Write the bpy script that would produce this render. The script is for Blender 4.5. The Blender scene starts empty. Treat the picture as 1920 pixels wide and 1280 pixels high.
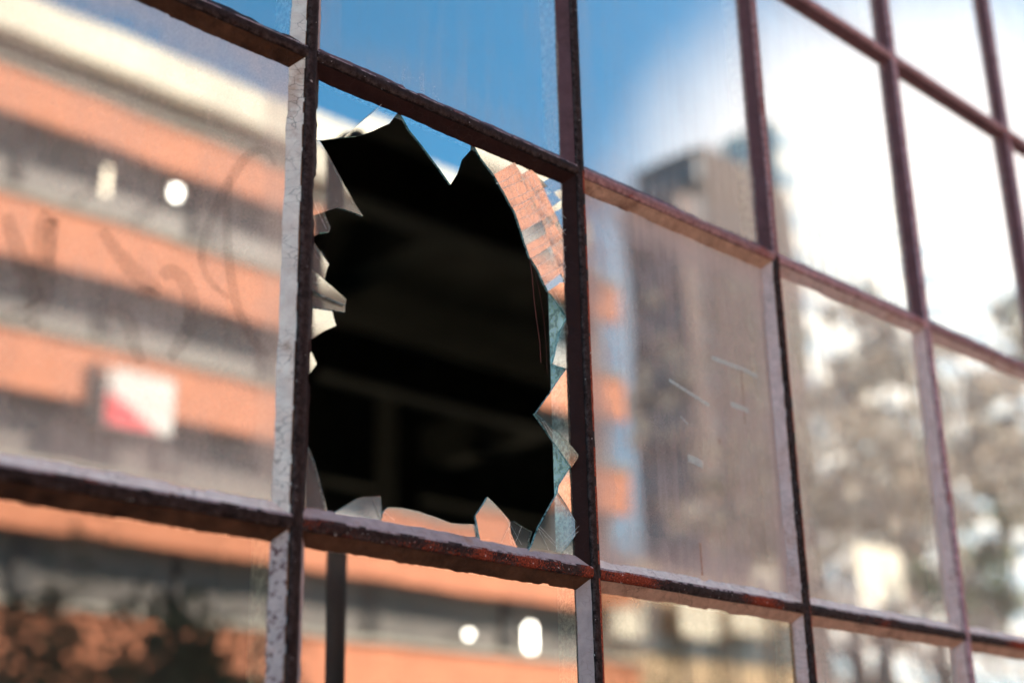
import bpy, bmesh, math, random
from mathutils import Vector, Matrix, noise
random.seed(7)
C = bpy.context.scene.collection
R = math.radians
sc = bpy.context.scene

# ------------------------------------------------------------------ camera
W = 0.42                                   # pane pitch (m)
F, YAW, PITCH, ROLL = 2650.409, 0.77499, 0.34694, -0.02049
CAM = Vector((-1.8535*W, -2.59862*W, -1.9392*W))
_cy, _sy, _cp, _sp = math.cos(YAW), math.sin(YAW), math.cos(PITCH), math.sin(PITCH)
FW = Vector((_sy*_cp, _cy*_cp, _sp)); _r = Vector((_cy, -_sy, 0)); _u = _r.cross(FW)
RT = _r*math.cos(ROLL) + _u*math.sin(ROLL); UP = -_r*math.sin(ROLL) + _u*math.cos(ROLL)
cd = bpy.data.cameras.new('camera'); cam = bpy.data.objects.new('camera', cd); C.objects.link(cam)
cam.matrix_world = Matrix(((RT.x, UP.x, -FW.x, CAM.x), (RT.y, UP.y, -FW.y, CAM.y), (RT.z, UP.z, -FW.z, CAM.z), (0, 0, 0, 1)))
cd.sensor_width = 36; cd.lens = F*36/1920; cd.clip_start = 0.02; cd.clip_end = 2000
cd.dof.use_dof = True; cd.dof.focus_distance = 1.61; cd.dof.aperture_fstop = 2.1
sc.camera = cam
sc.render.resolution_x = 1024; sc.render.resolution_y = 682

# ------------------------------------------------------------------ sky, sun, exposure
SUN_EL, SUN_AZ = R(38), R(52)              # azimuth measured from +y towards +x
sund = Vector((math.sin(SUN_AZ)*math.cos(SUN_EL), math.cos(SUN_AZ)*math.cos(SUN_EL), math.sin(SUN_EL)))
wd = bpy.data.worlds.new('World'); sc.world = wd; wd.use_nodes = True
nt = wd.node_tree; N = nt.nodes; L = nt.links
for n in list(N): N.remove(n)
out = N.new('ShaderNodeOutputWorld'); bg = N.new('ShaderNodeBackground'); sky = N.new('ShaderNodeTexSky')
sky.sky_type = 'NISHITA'; sky.sun_disc = False; sky.sun_elevation = SUN_EL; sky.sun_rotation = SUN_AZ
sky.altitude = 0; sky.air_density = 1.0; sky.dust_density = 0.2; sky.ozone_density = 4.0
tc = N.new('ShaderNodeTexCoord')
dot = N.new('ShaderNodeVectorMath'); dot.operation = 'DOT_PRODUCT'
hz = Vector((0.95, -0.28, 0.12)).normalized(); dot.inputs[1].default_value = hz
L.new(tc.outputs['Generated'], dot.inputs[0])
nz = N.new('ShaderNodeTexNoise'); nz.inputs['Scale'].default_value = 3.0; nz.inputs['Detail'].default_value = 5
L.new(tc.outputs['Generated'], nz.inputs['Vector'])
mr = N.new('ShaderNodeMapRange'); mr.interpolation_type = 'SMOOTHSTEP'
mr.inputs['From Min'].default_value = 0.83; mr.inputs['From Max'].default_value = 0.965
ad = N.new('ShaderNodeMath'); ad.operation = 'MULTIPLY_ADD'; ad.inputs[1].default_value = 0.10; ad.inputs[2].default_value = -0.05
L.new(nz.outputs['Fac'], ad.inputs[0])
ad2 = N.new('ShaderNodeMath'); ad2.operation = 'ADD'; L.new(dot.outputs['Value'], ad2.inputs[0]); L.new(ad.outputs[0], ad2.inputs[1])
L.new(ad2.outputs[0], mr.inputs['Value'])
mx = N.new('ShaderNodeMixRGB'); mx.inputs['Color2'].default_value = (1.75, 1.8, 1.85, 1)     # bright thin cloud, added to whiten the right-hand panes
gm = N.new('ShaderNodeMixRGB'); gm.blend_type = 'MULTIPLY'; gm.inputs[0].default_value = 1; gm.inputs['Color2'].default_value = (.26, .58, .57, 1)
L.new(sky.outputs[0], gm.inputs['Color1'])
L.new(mr.outputs[0], mx.inputs['Fac']); L.new(gm.outputs[0], mx.inputs['Color1'])
dot2 = N.new('ShaderNodeVectorMath'); dot2.operation = 'DOT_PRODUCT'; dot2.inputs[1].default_value = Vector((.80, -.46, .38)).normalized()
L.new(tc.outputs['Generated'], dot2.inputs[0])
mr2 = N.new('ShaderNodeMapRange'); mr2.interpolation_type = 'SMOOTHSTEP'; mr2.inputs['From Min'].default_value = .976; mr2.inputs['From Max'].default_value = 1.0
L.new(dot2.outputs['Value'], mr2.inputs['Value'])
mx2 = N.new('ShaderNodeMixRGB'); mx2.inputs['Color2'].default_value = (4.2, 4.0, 3.8, 1)       # hotter core added to the cloud, standing in for glare
L.new(mr2.outputs[0], mx2.inputs['Fac']); L.new(mx.outputs[0], mx2.inputs['Color1'])
L.new(mx2.outputs[0], bg.inputs['Color']); bg.inputs['Strength'].default_value = 0.1
L.new(bg.outputs[0], out.inputs['Surface'])
sl = bpy.data.lights.new('sun', 'SUN'); sl.energy = 5.0; sl.angle = R(0.5); sl.color = (1.0, 0.90, 0.76)
so = bpy.data.objects.new('sun', sl); C.objects.link(so); so.rotation_euler = (-sund).to_track_quat('-Z', 'Y').to_euler()
sc.view_settings.view_transform = 'Standard'; sc.view_settings.look = 'None'
sc.view_settings.exposure = 2.58; sc.view_settings.gamma = 1.0
sc.cycles.max_bounces = 10; sc.cycles.transparent_max_bounces = 24

# ------------------------------------------------------------------ helpers
def tag(o, label=None, cat=None, group=None, kind=None):
    if label: o['label'] = label
    if cat: o['category'] = cat
    if group: o['group'] = group
    if kind: o['kind'] = kind
    return o
def empty(name, label, cat, loc=(0, 0, 0), group=None):
    o = bpy.data.objects.new(name, None); C.objects.link(o); o.location = loc; o.empty_display_size = .1
    return tag(o, label, cat, group)
def obj(name, bm, mats, parent=None, smooth=False):
    me = bpy.data.meshes.new(name)
    bmesh.ops.recalc_face_normals(bm, faces=bm.faces)
    if smooth:
        for f in bm.faces: f.smooth = True
    bm.to_mesh(me); bm.free()
    if not isinstance(mats, (list, tuple)): mats = [mats]
    for m in mats: me.materials.append(m)
    o = bpy.data.objects.new(name, me); C.objects.link(o)
    if parent:
        o.parent = parent
        p = parent; off = Vector((0, 0, 0))
        while p: off += p.location; p = p.parent
        o.location = -off                  # meshes are written in world coordinates
    return o
def bx(bm, x0, x1, y0, y1, z0, z1, mi=0):
    vs = [bm.verts.new((x, y, z)) for x in (x0, x1) for y in (y0, y1) for z in (z0, z1)]
    for q in ((0, 1, 3, 2), (4, 6, 7, 5), (0, 4, 5, 1), (2, 3, 7, 6), (0, 2, 6, 4), (1, 5, 7, 3)):
        bm.faces.new([vs[i] for i in q]).material_index = mi
def box(name, b, mat, parent=None, bevel=0):
    bm = bmesh.new(); bx(bm, *b)
    if bevel: bmesh.ops.bevel(bm, geom=bm.edges[:], offset=bevel, segments=2, affect='EDGES')
    return obj(name, bm, mat, parent)
def tube(bm, pts, rads, n=7, mi=0, cap=True):
    rings = []
    for i, p in enumerate(pts):
        p = Vector(p); a = Vector(pts[max(i-1, 0)]); b = Vector(pts[min(i+1, len(pts)-1)])
        d = (b-a).normalized(); e = d.orthogonal().normalized(); g = d.cross(e)
        rings.append([bm.verts.new(p+(e*math.cos(2*math.pi*k/n)+g*math.sin(2*math.pi*k/n))*rads[i]) for k in range(n)])
    for A, B in zip(rings, rings[1:]):
        for k in range(n): bm.faces.new((A[k], A[(k+1) % n], B[(k+1) % n], B[k])).material_index = mi
    if cap:
        bm.faces.new(rings[0]); bm.faces.new(rings[-1])
def at(px, py, Y):
    """where the sight line through a photo pixel meets the vertical plane y = Y"""
    d = FW*F + RT*(px-960) - UP*(py-640)
    return CAM + d*((Y-CAM.y)/d.y)
def refl(px, py, D):
    """where a sight line, mirrored in the window, meets the plane y = -D of the street opposite"""
    p = at(px, py, D+0.03); return Vector((p.x, -D, p.z))

# ------------------------------------------------------------------ materials
def mat(name):
    m = bpy.data.materials.new(name); m.use_nodes = True; t = m.node_tree
    for n in list(t.nodes): t.nodes.remove(n)
    return m, t.nodes, t.links
def nd(Nn, typ, **kw):
    n = Nn.new(typ)
    for k, v in kw.items():
        if k in n.inputs: n.inputs[k].default_value = v
        else: setattr(n, k, v)
    return n
def noise_n(Nn, Ll, co, scale, detail=4, rough=.6):
    n = Nn.new('ShaderNodeTexNoise'); n.inputs['Scale'].default_value = scale; n.inputs['Detail'].default_value = detail
    n.inputs['Roughness'].default_value = rough; Ll.new(co, n.inputs['Vector']); return n.outputs['Fac']
def ramp(Nn, Ll, fac, stops, interp='LINEAR'):
    r = Nn.new('ShaderNodeValToRGB'); r.color_ramp.interpolation = interp
    while len(r.color_ramp.elements) < len(stops): r.color_ramp.elements.new(0.5)
    for e, (p, c) in zip(r.color_ramp.elements, stops):
        e.position = p; e.color = (*c, 1) if len(c) == 3 else c
    Ll.new(fac, r.inputs['Fac']); return r.outputs['Color']
def mixc(Nn, Ll, fac, a, b, mode='MIX'):
    m = Nn.new('ShaderNodeMixRGB'); m.blend_type = mode
    for i, v in ((0, fac), (1, a), (2, b)):
        if hasattr(v, 'links'): Ll.new(v, m.inputs[i])
        else: m.inputs[i].default_value = v if not isinstance(v, tuple) else (*v, 1)
    return m.outputs[0]
def coord(Nn, Ll, scale=(1, 1, 1)):
    g = Nn.new('ShaderNodeNewGeometry'); mp = Nn.new('ShaderNodeMapping'); mp.inputs['Scale'].default_value = scale
    Ll.new(g.outputs['Position'], mp.inputs['Vector']); return mp.outputs['Vector']
G = (0., 0., 0.); WHT = (1., 1., 1.)

def simple(name, col, rough=.8, var=.25, scale=3, metal=0, spec=.3, bump=0.0, scl=(1, 1, 1)):
    m, Nn, Ll = mat(name); co = coord(Nn, Ll, scl)
    f = noise_n(Nn, Ll, co, scale)
    c = ramp(Nn, Ll, f, [(.3, tuple(x*(1-var) for x in col)), (.7, tuple(min(1, x*(1+var)) for x in col))])
    b = nd(Nn, 'ShaderNodeBsdfPrincipled', Roughness=rough, Metallic=metal); b.inputs['Specular IOR Level'].default_value = spec
    Ll.new(c, b.inputs['Base Color'])
    if bump:
        bp = nd(Nn, 'ShaderNodeBump', Strength=bump, Distance=.02); Ll.new(noise_n(Nn, Ll, co, scale*6), bp.inputs['Height']); Ll.new(bp.outputs[0], b.inputs['Normal'])
    o = Nn.new('ShaderNodeOutputMaterial'); Ll.new(b.outputs[0], o.inputs[0]); return m

def paint_mat(name, base, base2, rust_amt, chip=.0, rough=.6, rustcol=(.33, .055, .025), spec=.08):
    """old paint over steel: mottled paint, rust flakes where the noise breaks through, pale chips"""
    m, Nn, Ll = mat(name); co = coord(Nn, Ll)
    c = ramp(Nn, Ll, noise_n(Nn, Ll, co, 38, 6, .7), [(.35, base), (.68, base2)])
    fine = noise_n(Nn, Ll, co, 420, 3, .7); big = noise_n(Nn, Ll, co, 7.0, 3, .6)
    am = nd(Nn, 'ShaderNodeMath', operation='MULTIPLY_ADD'); am.inputs[1].default_value = 1.8; Ll.new(big, am.inputs[0]); Ll.new(fine, am.inputs[2])
    th = 1.66 - rust_amt
    sc_ = nd(Nn, 'ShaderNodeMath', operation='DIVIDE'); sc_.inputs[1].default_value = 2.3; Ll.new(am.outputs[0], sc_.inputs[0])
    rf = ramp(Nn, Ll, sc_.outputs[0], [(min(.98, th/2.3), G), (min(.99, th/2.3+.02), WHT)])
    rc = ramp(Nn, Ll, noise_n(Nn, Ll, co, 600, 2), [(.35, tuple(x*.35 for x in rustcol)), (.6, rustcol), (.75, tuple(min(1, x*1.9+.03) for x in rustcol))])
    gp = Nn.new('ShaderNodeNewGeometry')
    wr = ramp(Nn, Ll, gp.outputs['Pointiness'], [(.505, G), (.56, WHT)])
    wr = mixc(Nn, Ll, 1.0, wr, ramp(Nn, Ll, noise_n(Nn, Ll, co, 130, 5, .75), [(.42, G), (.62, WHT)]), 'MULTIPLY')
    c = mixc(Nn, Ll, wr, c, tuple(x*2.5+.05 for x in base2))
    c = mixc(Nn, Ll, rf, c, rc)
    if chip:
        cf = ramp(Nn, Ll, noise_n(Nn, Ll, co, 230, 2, .5), [(.76-chip, G), (.78-chip, WHT)])
        c = mixc(Nn, Ll, cf, c, (.55, .48, .45))
    b = nd(Nn, 'ShaderNodeBsdfPrincipled', Roughness=rough); Ll.new(c, b.inputs['Base Color']); b.inputs['Specular IOR Level'].default_value = spec
    rr = ramp(Nn, Ll, rf, [(0, (rough,)*3), (1, (.9, .9, .9))]); Ll.new(rr, b.inputs['Roughness'])
    bp = nd(Nn, 'ShaderNodeBump', Strength=.7, Distance=.0012)
    h = nd(Nn, 'ShaderNodeMath', operation='ADD'); Ll.new(fine, h.inputs[0]); Ll.new(noise_n(Nn, Ll, co, 110, 4, .7), h.inputs[1])
    Ll.new(h.outputs[0], bp.inputs['Height']); Ll.new(bp.outputs[0], b.inputs['Normal'])
    o = Nn.new('ShaderNodeOutputMaterial'); Ll.new(b.outputs[0], o.inputs[0]); return m

def putty_mat(name, base, crack=.5, stain=(.35, .14, .06), stain_amt=.3, rough=.75, mott=(.0, .0, .0), mott_amt=0):
    m, Nn, Ll = mat(name); co = coord(Nn, Ll)
    c = ramp(Nn, Ll, noise_n(Nn, Ll, co, 60, 6, .65), [(.3, tuple(x*.78 for x in base)), (.7, tuple(min(.9, x*1.12) for x in base))])
    sf = ramp(Nn, Ll, noise_n(Nn, Ll, co, 16, 5, .7), [(.62-stain_amt*.3, G), (.82-stain_amt*.2, WHT)])
    c = mixc(Nn, Ll, sf, c, stain)
    if mott_amt:
        mf = ramp(Nn, Ll, noise_n(Nn, Ll, co, 150, 5, .75), [(.66-mott_amt, G), (.72-mott_amt, WHT)]); c = mixc(Nn, Ll, mf, c, mott)
    v = nd(Nn, 'ShaderNodeTexVoronoi', feature='DISTANCE_TO_EDGE'); v.inputs['Scale'].default_value = 1
    co2 = coord(Nn, Ll, (60, 60, 110))
    w = nd(Nn, 'ShaderNodeVectorMath', operation='ADD'); nn = nd(Nn, 'ShaderNodeTexNoise', Scale=45., Detail=3.)
    g = Nn.new('ShaderNodeNewGeometry'); Ll.new(g.outputs['Position'], nn.inputs['Vector'])
    s = nd(Nn, 'ShaderNodeVectorMath', operation='SCALE'); s.inputs['Scale'].default_value = 1.3; Ll.new(nn.outputs['Color'], s.inputs[0])
    Ll.new(co2, w.inputs[0]); Ll.new(s.outputs[0], w.inputs[1]); Ll.new(w.outputs[0], v.inputs['Vector'])
    cr = ramp(Nn, Ll, v.outputs['Distance'], [(.0, WHT), (.035, G)])
    gate = ramp(Nn, Ll, noise_n(Nn, Ll, co, 24, 2), [(.38, G), (.6, WHT)])
    crf = mixc(Nn, Ll, 1.0, cr, gate, 'MULTIPLY'); crf = mixc(Nn, Ll, 1.0, crf, (crack,)*3, 'MULTIPLY')
    c = mixc(Nn, Ll, crf, c, (.06, .035, .03))
    b = nd(Nn, 'ShaderNodeBsdfPrincipled', Roughness=rough); b.inputs['Specular IOR Level'].default_value = .10
    Ll.new(c, b.inputs['Base Color'])
    bp = nd(Nn, 'ShaderNodeBump', Strength=.6, Distance=.001, invert=False)
    h = nd(Nn, 'ShaderNodeMath', operation='SUBTRACT'); Ll.new(noise_n(Nn, Ll, co, 140, 5, .7), h.inputs[0]); Ll.new(crf, h.inputs[1])
    Ll.new(h.outputs[0], bp.inputs['Height']); Ll.new(bp.outputs[0], b.inputs['Normal'])
    o = Nn.new('ShaderNodeOutputMaterial'); Ll.new(b.outputs[0], o.inputs[0]); return m

def glass_mat(name, dust, refl_base=.38, refl_k=2.6, dustcol=(.62, .58, .54), streak=.5, wav=.22, rim=.32):
    """old float glass: reflecting, see-through, with a film of dust, runs and specks on it"""
    m, Nn, Ll = mat(name); co = coord(Nn, Ll)
    fr = nd(Nn, 'ShaderNodeFresnel', IOR=1.5)
    fm = nd(Nn, 'ShaderNodeMath', operation='MULTIPLY_ADD', use_clamp=True); fm.inputs[1].default_value = refl_k; fm.inputs[2].default_value = refl_base
    Ll.new(fr.outputs[0], fm.inputs[0])
    tr = nd(Nn, 'ShaderNodeBsdfTransparent', Color=(.86, .93, .91, 1)); gl = nd(Nn, 'ShaderNodeBsdfGlossy', Color=(.98, .98, .98, 1), Roughness=0.0)
    if wav:
        bp = nd(Nn, 'ShaderNodeBump', Strength=wav, Distance=.002); Ll.new(noise_n(Nn, Ll, coord(Nn, Ll, (1, 1, .5)), 6, 1, .4), bp.inputs['Height']); Ll.new(bp.outputs[0], gl.inputs['Normal'])
    m1 = Nn.new('ShaderNodeMixShader'); Ll.new(fm.outputs[0], m1.inputs[0]); Ll.new(tr.outputs[0], m1.inputs[1]); Ll.new(gl.outputs[0], m1.inputs[2])
    cloud = ramp(Nn, Ll, noise_n(Nn, Ll, co, 9, 5, .6), [(.3, (.35,)*3), (.7, WHT)])
    st = ramp(Nn, Ll, noise_n(Nn, Ll, coord(Nn, Ll, (75, 75, 3.2)), 1, 5, .65), [(.42, (.25,)*3), (.72, WHT)])
    sp = ramp(Nn, Ll, noise_n(Nn, Ll, co, 420, 2, .6), [(.66, G), (.74, WHT)])
    gr = ramp(Nn, Ll, noise_n(Nn, Ll, co, 560, 3, .8), [(.3, (.35,)*3), (.7, WHT)])
    f = mixc(Nn, Ll, streak, cloud, st, 'MULTIPLY'); f = mixc(Nn, Ll, 1.0, f, gr, 'MULTIPLY')
    f = mixc(Nn, Ll, .35, f, sp, 'ADD')
    if rim:                                # grime gathers towards the putty
        tcn = Nn.new('ShaderNodeTexCoord'); sx = Nn.new('ShaderNodeSeparateXYZ'); Ll.new(tcn.outputs['Generated'], sx.inputs[0])
        es = []
        for ax in ('X', 'Z'):
            pp = nd(Nn, 'ShaderNodeMath', operation='PINGPONG'); pp.inputs[1].default_value = .5; Ll.new(sx.outputs[ax], pp.inputs[0]); es.append(pp.outputs[0])
        mn = nd(Nn, 'ShaderNodeMath', operation='MINIMUM'); Ll.new(es[0], mn.inputs[0]); Ll.new(es[1], mn.inputs[1])
        wob = nd(Nn, 'ShaderNodeMath', operation='MULTIPLY_ADD'); wob.inputs[1].default_value = -.10; Ll.new(noise_n(Nn, Ll, co, 22, 5, .7), wob.inputs[0]); Ll.new(mn.outputs[0], wob.inputs[2])
        rf_ = ramp(Nn, Ll, wob.outputs[0], [(0.0, (rim,)*3), (.075, G)])
        f = mixc(Nn, Ll, 1.0, f, rf_, 'ADD')
    f = mixc(Nn, Ll, 1.0, f, (dust,)*3, 'MULTIPLY')
    df = nd(Nn, 'ShaderNodeBsdfDiffuse', Color=(*dustcol, 1))
    m2 = Nn.new('ShaderNodeMixShader'); Ll.new(f, m2.inputs[0]); Ll.new(m1.outputs[0], m2.inputs[1]); Ll.new(df.outputs[0], m2.inputs[2])
    o = Nn.new('ShaderNodeOutputMaterial'); Ll.new(m2.outputs[0], o.inputs[0]); return m

def film_mat(name, col, alpha, nscale=300, lo=.35, hi=.6):
    m, Nn, Ll = mat(name); co = coord(Nn, Ll)
    f = ramp(Nn, Ll, noise_n(Nn, Ll, co, nscale, 4, .7), [(lo, (alpha*.45,)*3), (hi, (alpha,)*3)])
    tr = Nn.new('ShaderNodeBsdfTransparent'); df = nd(Nn, 'ShaderNodeBsdfDiffuse', Color=(*col, 1))
    ms = Nn.new('ShaderNodeMixShader'); Ll.new(f, ms.inputs[0]); Ll.new(tr.outputs[0], ms.inputs[1]); Ll.new(df.outputs[0], ms.inputs[2])
    o = Nn.new('ShaderNodeOutputMaterial'); Ll.new(ms.outputs[0], o.inputs[0]); return m

M = {}
M['bar_dark'] = paint_mat('dark painted steel', (.008, .0038, .0036), (.028, .013, .011), -.18, .03)
M['bar_wear'] = paint_mat('worn chalky edge', (.09, .065, .068), (.30, .22, .22), .05, .04, .8)
M['bar_rust'] = paint_mat('dark steel with red rust', (.009, .004, .004), (.030, .013, .011), .20, .06, rustcol=(.30, .055, .028))
M['bar_veil_pale'] = paint_mat('pale mauve steel with strong painted glare', (.26, .13, .145), (.40, .23, .245), .0, .03, .5)  # veiling glare on the far right bars, painted into the steel colour
M['bar_flake'] = paint_mat('heavily rusted arris', (.03, .013, .014), (.06, .02, .018), .52, .07, rustcol=(.36, .07, .035))
M['bar_veil'] = paint_mat('mauve steel with painted glare', (.18, .078, .080), (.30, .155, .155), .05, .03, .5)  # milder veiling glare, painted into the colour of the nearer bars
M['inner'] = paint_mat('pale green inner paint', (.52, .52, .44), (.62, .62, .54), -.05, .02, .5)
M['p_white'] = putty_mat('cracked white putty', (.88, .73, .66), .75, stain_amt=.12)
M['p_lilac'] = putty_mat('grey lilac putty', (.44, .35, .345), .3, stain_amt=.05, mott=(.10, .05, .05), mott_amt=.0)
M['p_mott'] = putty_mat('mottled lilac putty', (.55, .46, .45), .2, stain_amt=.1, mott=(.10, .05, .06), mott_amt=.13)
M['p_tan'] = putty_mat('tan putty', (.56, .34, .25), .6, stain=(.16, .07, .045), stain_amt=.35)
M['p_brown'] = putty_mat('stained brown putty with painted shade', (.10, .045, .025), .5, stain=(.02, .009, .006), stain_amt=.6)  # shade on the undersides of the bars is painted into this putty
M['p_dark'] = putty_mat('dark painted putty', (.028, .010, .009), .3, stain=(.035, .014, .010), stain_amt=.3, rough=.6)
M['p_mauve'] = putty_mat('mauve painted putty', (.13, .062, .070), .2, stain=(.06, .03, .03), stain_amt=.3, rough=.6)
M['p_pink'] = putty_mat('pinkish white putty', (.66, .50, .48), .6, stain=(.40, .18, .10), stain_amt=.3)
M['p_rim'] = putty_mat('rust stained putty rim', (.34, .13, .05), .2, stain=(.05, .02, .015), stain_amt=.9)
PK = ['p_rim', 'p_white', 'p_lilac', 'p_mott', 'p_tan', 'p_brown', 'p_dark', 'p_mauve', 'p_pink']
M['g_clean'] = glass_mat('glass lightly dusted', .14, dustcol=(.62, .55, .50))
M['g_streak'] = glass_mat('glass with fine dust streaks', .42, dustcol=(.62, .57, .54), streak=.85)
M['g_back'] = mat('glass inner face')[0]; _t = M['g_back'].node_tree; _b = _t.nodes.new('ShaderNodeBsdfTransparent'); _o = _t.nodes.new('ShaderNodeOutputMaterial'); _t.links.new(_b.outputs[0], _o.inputs[0])
M['g_thin'] = glass_mat('clear broken glass', .12, refl_base=.06, rim=0)
M['g_deep'] = glass_mat('clean dark glass', .07, dustcol=(.62, .55, .50), refl_base=.28, refl_k=2.0)
M['g_dust'] = glass_mat('glass with dust film', .70, dustcol=(.84, .70, .61), streak=.25)
M['g_dirty'] = glass_mat('glass dirty with brown grime', 1.15, dustcol=(.54, .445, .42), streak=.4, refl_base=.30)
M['g_haze'] = glass_mat('glass whitened by dust and painted glare', .50, dustcol=(.90, .81, .75), streak=.3, refl_base=.42)  # dust film, made whiter to paint in the glare on the right
M['g_gold'] = glass_mat('glass with yellow grime', .62, dustcol=(.42, .28, .15), streak=.3, refl_base=.28)
M['g_pale'] = glass_mat('glass with pale dust runs', .42, dustcol=(.70, .67, .66), streak=.7)
M['g_shard'] = glass_mat('broken glass', .10, refl_base=.42, rim=0, wav=.05)
M['g_frost'] = glass_mat('dusty broken glass', .95, dustcol=(.90, .83, .80), streak=.1, refl_base=.05, refl_k=1.5, rim=0, wav=.1)
M['g_craze'] = glass_mat('crazed pale glass', .62, dustcol=(.98, .90, .84), streak=.1, refl_base=.34, rim=0, wav=.3)
M['g_part'] = glass_mat('slightly dusty broken glass', .45, dustcol=(.80, .72, .68), streak=.2, refl_base=.26, rim=0, wav=.4)
def edge_mat():
    m, Nn, Ll = mat('fractured glass edge'); co = coord(Nn, Ll)
    c = ramp(Nn, Ll, noise_n(Nn, Ll, co, 260, 3), [(.36, (.05, .13, .13)), (.48, (.38, .60, .58)), (.62, (.85, .95, .93))])
    b = nd(Nn, 'ShaderNodeBsdfPrincipled', Roughness=.12); Ll.new(c, b.inputs['Base Color']); b.inputs['Specular IOR Level'].default_value = .9
    tr = nd(Nn, 'ShaderNodeBsdfTransparent', Color=(.7, .9, .88, 1)); ms = nd(Nn, 'ShaderNodeMixShader', Fac=.45)
    Ll.new(b.outputs[0], ms.inputs[1]); Ll.new(tr.outputs[0], ms.inputs[2]); ms.inputs[0].default_value = .35
    o = Nn.new('ShaderNodeOutputMaterial'); Ll.new(ms.outputs[0], o.inputs[0]); return m
M['g_edge'] = edge_mat()
M['smear'] = film_mat('rubbed smear in dust', (.20, .12, .09), .17)
M['scratch'] = film_mat('pale scratch', (.78, .88, .86), .55, 500)
M['drip'] = film_mat('rust run', (.55, .28, .18), .5, 200)
M['thread'] = simple('dusty thread', (.22, .07, .06), .8, .2, 50)

# ------------------------------------------------------------------ setting
GZ = CAM.z - 1.6
def sheet(name, x0, x1, y0, y1, z, m, th=0):
    bm = bmesh.new()
    if th: bx(bm, x0, x1, y0, y1, z-th, z)
    else: bm.faces.new([bm.verts.new(p) for p in ((x0, y0, z), (x1, y0, z), (x1, y1, z), (x0, y1, z))])
    return tag(obj(name, bm, m), kind='structure')
M['ground'] = simple('dry ground', (.20, .17, .13), .95, .3, .6, bump=.2)
M['asphalt'] = simple('asphalt', (.055, .053, .052), .9, .3, 5, bump=.4)
M['paving'] = simple('concrete paving', (.46, .40, .33), .9, .15, 2, bump=.2)
M['line'] = simple('road paint', (.75, .74, .70), .7, .1, 8)
sheet('ground', -900, 900, -900, 900, GZ-.14, M['ground'])
sheet('pavement', -70, 160, -3.0, 0.0, GZ, M['paving'], .13)
sheet('road', -70, 160, -13.0, -3.0, GZ-.13, M['asphalt'])
sheet('far_pavement', -70, 160, -30.0, -13.0, GZ, M['paving'], .13)
bm = bmesh.new()
for k in range(38):
    x = -60+k*6.0
    bm.faces.new([bm.verts.new(p) for p in ((x, -8.06, GZ-.126), (x+3, -8.06, GZ-.126), (x+3, -7.94, GZ-.126), (x, -7.94, GZ-.126))])
tag(obj('road_marking', bm, M['line']), kind='structure')

# ------------------------------------------------------------------ the steel window
ZR = {0: 1.0208+.004, 1: .5104, 2: 0.0, 3: -.5134, 4: -1.0268, 5: -1.5402}      # bar heights; row j spans ZR[j]..ZR[j+1]
I0, I1 = -2, 6
XC = {i: i*W for i in range(I0, I1+1)}; XC[2] = 1.99628*W; XC[3] = 3.00498*W
GY = .016                                   # front face of the glass
win = empty('steel_window', 'large rusty steel factory window of many small panes, one of them smashed', 'window', (2*W, 0, ZR[5]))

LIP = [(-.0068, .0140), (-.0068, .0042), (-.0070, .0022), (-.0062, .0006), (-.0040, -.0006), (-.0012, -.0010),
       (.0014, -.0009), (.0040, -.0005), (.0062, .0008), (.0070, .0024), (.0068, .0042), (.0068, .0140)]
def sweep(prof, a, b, axis, cross, step=.004, amp=.00035, mi=0, bm=None, off=0.0):
    """carries a profile (u across, v into the building) along z or x with small unevenness"""
    bm = bm or bmesh.new(); n = max(2, int(abs(b-a)/step)); prev = None
    for k in range(n+1):
        t = a+(b-a)*k/n; ring = []
        for j, (u, v) in enumerate(prof):
            if axis == 'z': p = Vector((cross+u, v+off, t))
            else: p = Vector((t, v+off, cross+u))
            q = noise.noise_vector(p*85)*amp + noise.noise_vector(p*330)*amp*.5 + noise.noise_vector(p*9)*amp*1.2
            if v < .012: p = p+q
            ring.append(bm.verts.new(p))
        if prev:
            for j in range(len(prof)-1): bm.faces.new((prev[j], prev[j+1], ring[j+1], ring[j])).material_index = mi
        prev = ring
    return bm
def wear(o, horizontal, centre):
    o.data.materials.append(M['bar_wear']); n_ = len(o.data.materials)-1
    for f in o.data.polygons:
        u = (f.center.z if horizontal else f.center.x)-centre
        q = f.center*(70) 
        if horizontal and u > .0042 and f.center.y < .0055 and noise.noise(q)+.5*noise.noise(q*3.1) > -.12: f.material_index = n_
for i in range(I0, I1+1):
    m = 'bar_rust' if i in (1, 2) else ('bar_veil_pale' if i > 2 else 'bar_dark')
    bm = sweep(LIP, ZR[5], ZR[0], 'z', XC[i])
    vb = obj('vertical_bar', bm, M[m], win, True)
    # upper run of the bars right of the hole has glare painted in
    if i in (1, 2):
        vb.data.materials.append(M['bar_veil'] if i == 2 else M['bar_dark'])
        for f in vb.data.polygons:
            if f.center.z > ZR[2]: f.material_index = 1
    if i in (1, 2):                        # rust shows along the right-hand arris only
        vb.data.materials.append(M['bar_dark']); vb.data.materials.append(M['bar_flake'])
        for f in vb.data.polygons:
            if f.center.z <= ZR[2]: f.material_index = 2 if f.center.x < XC[i]+.0015 or noise.noise(f.center*38) < -.22 else 3
    wear(vb, False, XC[i])
    bm = bmesh.new(); bx(bm, XC[i]-.0195, XC[i]+.0195, GY+.0038, GY+.030, ZR[5], ZR[0])
    obj('inner_flange', bm, M['inner'], vb)
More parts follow.
